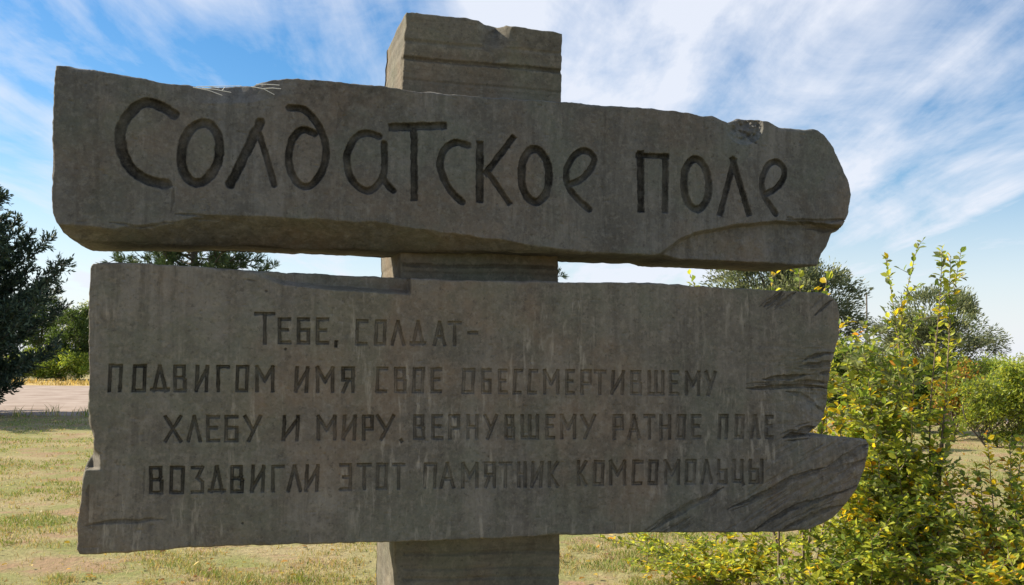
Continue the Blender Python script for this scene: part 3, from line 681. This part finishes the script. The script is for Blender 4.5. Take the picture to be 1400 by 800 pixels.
PAL = {'green': (0.20, 0.285, 0.05), 'deep': (0.07, 0.115, 0.03), 'lime': (0.44, 0.48, 0.07), 'yellow': (0.72, 0.54, 0.03), 'orange': (0.58, 0.27, 0.03), 'pale': (0.22, 0.26, 0.12), 'brown': (0.30, 0.15, 0.06)}
def pick(r, n, mix):
    ks = list(mix); w = np.array([mix[k] for k in ks], float); w /= w.sum()
    return np.array([PAL[k] for k in ks])[r.choice(len(ks), n, p=w)] * (0.75 + 0.5 * r.random((n, 1)))
def shrub(name, label, cat, base, stems, mix, seed, leaf=0.048, gap=0.030, twig=0.42, ntw=16, start=0.2, spread=0.12, mix_tip=None, group=None, lw=0.58, yel=0.06):
    """stems: list of (tip point, number). Each stem carries side twigs, each twig alternate leaves."""
    r = np.random.default_rng(seed); base = np.asarray(base, float)
    root = thing(name, label, cat, tuple(base), group=group); wood = []; P, Dr, C = [], [], []
    for tip, tw_scale in stems:
        tip = np.asarray(tip, float); b = base + np.array([*(r.normal(size=2) * spread), 0])
        hv = (tip - b) * [1, 1, 0]; L = np.linalg.norm(tip - b)
        pts = curve(b, tip, -hv * .12 + r.normal(size=3) * [.03, .03, 0] * L, 14, 0.02, r)
        wood.append((pts, 0.003 + 0.0032 * L, 0.0018))
        n = max(3, int(ntw * L * tw_scale))
        lines = [(pts[int(len(pts) * .45):], 1.0)]
        for k in range(n):
            t = start + (1 - start) * (k + r.random()) / n; p = pts[0] + 0
            f = t * (len(pts) - 1); i = min(int(f), len(pts) - 2); p = pts[i] + (pts[i + 1] - pts[i]) * (f - i)
            td = unit(pts[i + 1] - pts[i]); az = k * 2.4 + r.random(); out = np.array([math.cos(az), math.sin(az), .25 * r.normal()])
            dr = unit(td * (.45 + .4 * r.random()) + out * .9); ln = twig * L ** .5 * (1.05 - t * .75) * (.5 + .8 * r.random()) * tw_scale
            q = curve(p, p + dr * ln, np.array([0, 0, .06 * ln]), 7, .05, r); wood.append((q, 0.0028, 0.0012)); lines.append((q, t))
            for _ in range(int(ln / .11)):
                s = .2 + .7 * r.random(); f2 = s * 6; i2 = int(f2); p2 = q[i2] + (q[min(i2 + 1, 6)] - q[i2]) * (f2 - i2)
                d2 = unit(dr + r.normal(size=3) * .8); l2 = ln * .45 * (.4 + .8 * r.random()); q2 = curve(p2, p2 + d2 * l2, np.array([0, 0, .03 * l2]), 5, .04, r)
                wood.append((q2, 0.0018, 0.001)); lines.append((q2, t))
        for q, t in lines:
            seg = np.linalg.norm(np.diff(q, axis=0), axis=1); tot = seg.sum(); m = max(2, int(tot / gap)); cum = np.concatenate([[0], np.cumsum(seg)])
            s = (np.arange(m) + r.random(m) * .8) / m * tot
            pp = np.stack([np.interp(s, cum, q[:, k]) for k in range(3)], 1); td = unit(q[-1] - q[0])
            side = unit(np.cross(td, [0.05, 0.02, 1.0])); sg = np.where(np.arange(m) % 2, 1, -1)[:, None]
            d = td * .55 + side * sg * .8 + r.normal(size=(m, 3)) * .35 + [0, 0, .1]
            mx = mix_tip if (mix_tip and t > .72 and t < 1) else mix
            if r.random() < yel: mx = {'yellow': 4, 'lime': 1.2, 'orange': .8}
            P.append(pp); Dr.append(d); C.append(pick(r, m, mx))
    P = np.vstack(P); Dr = np.vstack(Dr); C = np.vstack(C); n = len(P)
    # colour drifts in clumps as well as leaf to leaf
    nr = np.array([0, 0, 1.0]) + r.normal(size=(n, 3)) * .55
    V, Q, CC = leaf_arrays(P - base, Dr, nr, leaf * (.55 + .75 * r.random(n)), lw, C)
    mesh_np('foliage', V, [Q], M_LEAF, root, False, col=CC)
    V, Q = tubes(wood, 4); mesh_np('stems', V - base, [Q], M_STEM, root, True)
    return root, n

def crown_tree(name, label, base, height, rx, ry, crown_lo, mix, seed, nclump=46, per=150, leaf=0.10, wr=0.42, trunk_r=0.12, clump=0.55, mat=None, group=None, feather=0.0, ntr=1, cat='tree', pal=None):
    r = np.random.default_rng(seed); base = np.asarray(base, float); root = thing(name, label, cat, tuple(base), group=group)
    cz = (crown_lo + height) / 2; rz = (height - crown_lo) / 2; wood = []
    k = 0; cl = []
    while len(cl) < nclump:
        v = r.normal(size=3); v /= np.linalg.norm(v); v *= r.random() ** .40
        s = 1.0 - 0.25 * max(v[2], 0)
        cl.append(np.array([v[0] * rx * s, v[1] * ry * s, cz + v[2] * rz]) * [1, 1, 1])
    cl = np.array(cl)
    for j in range(ntr):
        off = r.normal(size=3) * [.35, .35, 0] * (ntr > 1); top = np.array([r.normal() * rx * .15, r.normal() * ry * .15, crown_lo + (height - crown_lo) * .75]) + off * 2
        tp = curve(off, top, r.normal(size=3) * [.12, .12, 0], 10, .03, r); wood.append((tp, trunk_r, trunk_r * .25))
        for c in cl[j::ntr]:
            t = np.clip((c[2] - crown_lo * .6) / (height - crown_lo * .6) * .8, .12, .95); p = tp[int(t * 9)]
            p = tp[max(1, int(t * 9) - 2)]
            wood.append((curve(p, c, np.array([0, 0, -.08 * np.linalg.norm(c - p)]), 7, .05, r), trunk_r * .28, .006))
    P, Dr, C = [], [], []
    for c in cl:
        m = int(per * (.5 + r.random())); sz = clump * (.6 + .7 * r.random())
        g = unit(r.normal(size=(m, 3))) * (r.random((m, 1)) ** .6) * sz * [1, 1, .75]
        P.append(c + g); od = unit(c - [0, 0, cz * .8])
        Dr.append(unit(g + od * feather * 2) * (.4 + feather) + r.normal(size=(m, 3)) * .5 * (1 - feather * .5))
        sh = .8 + .4 * r.random()
        C.append((pick(r, m, mix) if pal is None else np.array(pal)[r.integers(0, len(pal), m)] * (.75 + .5 * r.random((m, 1)))) * sh)
    P = np.vstack(P); Dr = np.vstack(Dr); C = np.vstack(C); n = len(P); P[:, 2] = np.maximum(P[:, 2], .03)
    V, Q, CC = diamond(P, Dr, np.array([0, 0, 1.0]) + r.normal(size=(n, 3)) * .8, leaf * (.6 + .8 * r.random(n)), wr, C)
    mesh_np('crown', V, [Q], mat or M_LEAF, root, False, col=CC)
    V, Q = tubes(wood, 6); mesh_np('trunk', V, [Q], M_BARK, root, True)
    return root

def conifer(name, label, base, height, rad, seed, lo=0.15, pal=((0.038, 0.064, 0.042), (0.024, 0.045, 0.030), (0.085, 0.125, 0.075)), nb=120):
    """feathery juniper-like tree: ascending plumed branches"""
    r = np.random.default_rng(seed); base = np.asarray(base, float); root = thing(name, label, 'tree', tuple(base)); wood = [(curve((0, 0, 0), (0, 0, height), (.1, 0, 0), 12, .01), .16, .02)]
    P, Dr, C = [], [], []
    for k in range(nb):
        t = (k + r.random()) / nb; z = lo + (height * .96 - lo) * t; az = k * 2.399 + r.normal() * .3
        R = rad * (1 - t ** 1.5) ** .7 * (.75 + .4 * r.random()) * (min(1, .55 + t * 3))
        tip = np.array([math.cos(az) * R, math.sin(az) * R, z + R * (.10 + .45 * t + .25 * r.random())])
        q = curve((0, 0, max(z - .15 * R, .05)), tip, np.array([0, 0, -.12 * R]), 9, .04, r); wood.append((q, .03 * (1.1 - t), .005))
        m = int(26 + 30 * R)
        for s in np.linspace(.25, 1, m):
            f = s * 8; i = min(int(f), 7); p = q[i] + (q[i + 1] - q[i]) * (f - i); td = unit(q[i + 1] - q[i])
            d = unit(td * .8 + r.normal(size=3) * .55 + [0, 0, .15]); ln = (.20 + .28 * r.random()) * (1.15 - .5 * s)
            u = np.linspace(.1, 1, 9)[:, None]; pp = p + d * ln * u
            P.append(pp); Dr.append(d + r.normal(size=(9, 3)) * .45); C.append(np.array(pal)[r.integers(0, len(pal), 9)] * (.7 + .6 * r.random((9, 1))))
    P = np.vstack(P); Dr = np.vstack(Dr); C = np.vstack(C); n = len(P); P[:, 2] = np.maximum(P[:, 2], .03)
    V, Q, CC = diamond(P, Dr, r.normal(size=(n, 3)), .10 + .08 * r.random(n), .30, C)
    mesh_np('crown', V, [Q], M_NEEDLE, root, False, col=CC)
    V, Q = tubes(wood, 6); mesh_np('trunk', V, [Q], M_BARK, root, True); return root
def pine(name, label, base, height, rad, lo, seed, nb=60, tufts=9, nl=0.10, group=None):
    r = np.random.default_rng(seed); base = np.asarray(base, float); root = thing(name, label, 'tree', tuple(base), group=group); wood = [(curve((0, 0, 0), (0, 0, height), (.05, 0, 0), 12, .01), .11, .02)]
    P, Dr, C = [], [], []
    for k in range(nb):
        t = (k + r.random()) / nb; z = lo + (height - lo) * t; az = k * 2.399 + r.normal() * .3; R = rad * (1 - t * .85) * (.65 + .45 * r.random())
        tip = np.array([math.cos(az) * R, math.sin(az) * R, z + R * .35]); q = curve((0, 0, z), tip, np.array([0, 0, -.1 * R]), 9, .04, r); wood.append((q, .022, .005))
        for j in range(tufts):
            s = .35 + .65 * (j + r.random()) / tufts; f = s * 8; i = min(int(f), 7); p = q[i] + (q[i + 1] - q[i]) * (f - i)
            d = unit(unit(q[i + 1] - q[i]) + r.normal(size=3) * .7 + [0, 0, .3]); ln = .12 + .18 * r.random(); e = p + d * ln
            wood.append((np.stack([p, (p + e) / 2, e]), .006, .004)); m = 46
            u = .35 + .65 * r.random((m, 1)); P.append(p + d * ln * u); Dr.append(d * .9 + unit(r.normal(size=(m, 3))) * .9)
            C.append(np.array([(0.075, 0.12, 0.045), (0.05, 0.085, 0.035), (0.12, 0.165, 0.06)])[r.integers(0, 3, m)] * (.7 + .6 * r.random((m, 1))))
    P = np.vstack(P); Dr = np.vstack(Dr); C = np.vstack(C); n = len(P)
    V, Q, CC = diamond(P, Dr, r.normal(size=(n, 3)), nl * (.7 + .6 * r.random(n)), .12, C)
    mesh_np('crown', V, [Q], M_NEEDLE, root, False, col=CC); V, Q = tubes(wood, 5); mesh_np('trunk', V, [Q], M_BARK, root, True); return root

fallen_leaves()
def ground_at(px, Y): p = at(px, 560, Y); return (p[0], Y, 0.0)

# left edge of the picture
conifer('juniper_tree', 'dark feathery juniper tree at the left edge beside the pale road', (-15.3, 24.6, 0), 6.4, 3.7, 41, 0.1, nb=255)
crown_tree('roadside_tree', 'dark bushy tree across the road right beside the lower slab', ground_at(106, 60), 4.6, 1.7, 1.7, 0.5, {'deep': 1}, 42, 60, 260, 0.15, trunk_r=.1, group='dark trees across the road')
crown_tree('roadside_tree', 'dark tree with bare trunk across the road behind the juniper', ground_at(55, 62), 5.4, 2.2, 2.0, 1.7, {'deep': 1}, 43, 60, 240, 0.15, trunk_r=.12, group='dark trees across the road')
crown_tree('pale_tree', 'pale silvery tree top rising behind the dark roadside trees', ground_at(104, 78), 5.9, 2.0, 2.0, 1.2, {'pale': 3, 'lime': 1}, 44, 34, 120, 0.17, trunk_r=.12)
crown_tree('roadside_bush', 'low bright green bush across the road under the dark trees', ground_at(66, 58.5), 1.9, 3.6, 1.0, 0.1, {'green': 3, 'lime': .8}, 45, 90, 220, 0.13, trunk_r=.03, clump=.5, cat='bush')
# pines seen through the slot between the slabs
pine('pine_tree', 'bushy green pine seen through the slot above the lower slab on the left', (at(262, 400, 15)[0], 15.0, 0), 5.4, 1.65, 1.0, 46, 120, 13, 0.11, group='pines behind the sign')
pine('pine_tree', 'pine mostly hidden behind the post with one tuft showing right of it', (at(712, 400, 20)[0], 20.0, 0), 6.0, 1.55, 1.0, 47, 70, 9, 0.12, group='pines behind the sign')
# far trees on the right
SIL = ((0.17, 0.20, 0.12), (0.11, 0.145, 0.075), (0.24, 0.27, 0.19))
crown_tree('olive_tree', 'silvery green tree behind the right end of the slabs', ground_at(1068, 30), 5.2, 2.75, 2.0, 0.8, None, 48, 150, 420, 0.12, .36, .14, clump=.55, feather=.5, pal=SIL)
crown_tree('willow_tree', 'feathery grey green tree behind the tall yellowing sapling at the right', ground_at(1278, 36), 4.3, 2.9, 2.2, 0.5, None, 54, 95, 330, 0.13, .30, .14, clump=.55, feather=.6, pal=((0.17, 0.205, 0.11), (0.11, 0.15, 0.075), (0.26, 0.29, 0.18)), ntr=2)
crown_tree('distant_tree', 'low distant tree row end beside the right picture edge', ground_at(1420, 70), 2.4, 3.0, 2.0, 0.3, {'pale': 2, 'lime': 1}, 50, 26, 110, 0.16, trunk_r=.06)
crown_tree('rust_bush', 'round bush turning rusty orange in front of the grey green tree', ground_at(1318, 20), 1.62, .62, .6, 0.25, {'green': 2, 'orange': .7, 'brown': 1.0, 'lime': 1.2}, 51, 60, 200, 0.07, .5, .025, clump=.24, cat='bush', ntr=3)
crown_tree('yellow_bush', 'loose yellow green bush at the right edge beside the rusty bush', ground_at(1378, 18), 1.75, .85, .7, 0.1, {'green': 2, 'lime': 2, 'pale': 1}, 52, 80, 220, 0.07, .4, .02, clump=.28, cat='bush', ntr=4)
crown_tree('dark_bush', 'dark green bush behind the sapling stems left of the rusty bush', ground_at(1240, 22), 1.75, .9, .8, 0.1, {'deep': 2, 'green': 1}, 53, 70, 220, 0.08, .45, .03, clump=.3, cat='bush', ntr=3)

crown_tree('field_bush', 'green bush far behind the sapling just right of the slab end', ground_at(1160, 27), 2.1, 1.3, .9, 0.1, {'green': 2, 'deep': 2}, 55, 70, 220, 0.09, .45, .03, clump=.35, cat='bush', ntr=3, group='bushes far behind the sapling')
crown_tree('field_bush', 'wide yellowish green bush behind the rusty bush under the feathery tree', ground_at(1320, 29), 1.75, 2.2, 1.0, 0.1, {'green': 3, 'lime': 1.5}, 56, 90, 220, 0.09, .45, .03, clump=.35, cat='bush', ntr=4, group='bushes far behind the sapling')
def pole():
    m = simple_mat('weathered_wood', (0.11, 0.095, 0.08), (0.18, 0.16, 0.13), 6.0)
    b = np.array(ground_at(1187, 40)); h = at(1187, 400, 40)[2]
    V, Q = tubes([(np.array([(0, 0, -.1), (0, 0, h * .5), (0.01, 0, h)]), .045, .035)], 8)
    n = len(V); V = np.vstack([V, [[0.01, 0, h]]]); T = [[n - 8 + i, n - 8 + (i + 1) % 8, n - 1] for i in range(8)]
    o = mesh_np('wooden_pole', V, [Q, T], m); o.location = b
    tag(o, 'thin dark wooden pole standing far behind the yellowing sapling', 'pole')
pole()

# near shrubs on the right
def tips(lst, Y0): return [(at(px, py, Y), s) for px, py, Y, s in lst]
shrub('elm_sapling', 'tall yellowing elm sapling with bare topped shoots beside the right slab end', 'sapling', ground_at(1225, 6.4),
      tips([(1210,347,6.4,.36),(1254,339,6.5,.42),(1288,336,6.5,.46),(1314,343,6.6,.40),(1300,350,6.5,.4),(1180,470,6.1,.9),(1236,430,6.3,.8),(1222,470,6.2,.9),(1196,450,6.5,.8),(1160,520,5.9,.9),(1205,560,6.0,.9),(1250,520,6.0,.9),(1300,600,6.3,.8),(1225,620,5.9,.9),(1280,630,6.0,.9),(1262,420,6.6,.4),(1160,640,5.9,.9),(1185,560,6.3,.9),(1150,580,5.8,.8),(1200,650,5.7,.9),(1170,500,6.4,.9),(1210,510,6.4,.9),(1146,470,6.5,.9),(1150,530,6.6,.9),(1128,560,6.7,.9),(1168,450,6.8,.7),(1185,600,6.5,.9),(1140,600,6.2,.9)], 6),
      {'green': 2.6, 'lime': 5.0, 'yellow': .25}, 61, 0.051, 0.0170, 0.40, 16, .15, yel=.085, mix_tip={'green': 2, 'pale': 3, 'lime': .6, 'yellow': .25})
shrub('elm_shrub', 'upright leafy shoots behind the slabs showing in the right of the slot', 'shrub', ground_at(1080, 5.9),
      tips([(1056,374,5.7,.7),(1092,370,5.8,.7),(942,372,6.0,.35),(1130,385,5.9,.7),(1150,440,5.9,.9),(1130,500,5.8,1)], 6),
      {'green': 2, 'lime': 3, 'yellow': 1.3}, 62, 0.058, 0.028, 0.34, 10, .3)
shrub('low_shrub', 'low bright yellow green shrub under the lower slab right of the post', 'shrub', ground_at(1010, 6.7),
      tips([(830,738,6.9,.8),(880,730,6.8,.9),(930,725,6.6,1),(980,715,6.5,1),(1030,715,6.4,1),(860,765,6.4,.8),(920,770,6.1,.9),(985,770,5.9,1),(1040,760,6.0,1),(1090,740,6.2,1),(890,740,7.3,.8),(960,735,7.2,.9)], 6),
      {'green': 2, 'lime': 4, 'yellow': .5}, 63, 0.042, 0.0155, 0.42, 22, .12, .15)
shrub('leafy_shrub', 'dense dark green shrub below the right end of the lower slab', 'shrub', ground_at(1150, 5.8),
      tips([(1060,745,5.5,1),(1110,720,5.5,1),(1150,700,5.6,1),(1190,660,5.7,1),(1230,690,5.5,1),(1090,780,5.2,1),(1150,770,5.2,1),(1220,760,5.2,1),(1265,700,5.6,1),(1290,740,5.4,1),(1040,790,5.4,1),(1190,730,5.3,1),(1170,720,6.1,1)], 6),
      {'green': 4, 'deep': .6, 'lime': 5.0, 'yellow': .25}, 64, 0.046, 0.0155, 0.44, 22, .10, .16, group='leafy shrubs at the lower right')
shrub('leafy_shrub', 'sprawling green shrub with orange leaves in the bottom right corner', 'shrub', ground_at(1370, 5.7),
      tips([(1270,600,6.2,.8),(1310,640,6.0,.9),(1330,690,5.8,1),(1250,660,5.9,1),(1380,600,6.1,.9),(1390,780,4.9,1),(1280,780,5.1,1),(1330,780,5.0,1),(1300,690,5.8,1),(1340,650,6.0,.9),(1380,640,5.9,.9),(1420,620,5.9,1),(1330,730,5.4,1),(1390,710,5.3,1),(1440,690,5.4,1),(1360,770,5.1,1),(1300,770,5.3,1),(1430,760,5.1,1),(1400,600,6.2,.7),(1350,600,6.4,.7)], 6),
      {'green': 4, 'deep': .6, 'lime': 4.4, 'yellow': .7, 'orange': .3}, 65, 0.047, 0.0175, 0.40, 15, .12, .18, group='leafy shrubs at the lower right')

def cobweb():
    m = simple_mat('pale_thread', (0.6, 0.6, 0.58), (0.75, 0.75, 0.72), 40.0)
    L_ = []
    for pts in ([(264,120),(285,124),(304,131)], [(276,121),(295,123),(316,127)], [(285,119),(300,121)], [(304,124),(308,119)], [(343,119),(360,122),(375,130)], [(350,116),(366,116),(382,117)], [(358,122),(372,121),(384,122)], [(268,119),(330,118)]):
        q = unproj(np.array(pts, float), 0.0); q = resample(q, 0.02, False)
        Wd = loc2w(q[:, 0], np.full(len(q), -0.006), q[:, 1]); L_.append((Wd, 0.0016, 0.0012))
    V, Q = tubes(L_, 4); o = ORG + UX * q[0, 0] + UZ * q[0, 1]
    ob = mesh_np('dry_grass_wisp', V - o, [Q], m); ob.location = o
    tag(ob, 'pale dry wisps caught on the top edge of the upper slab', 'grass wisp')
cobweb()
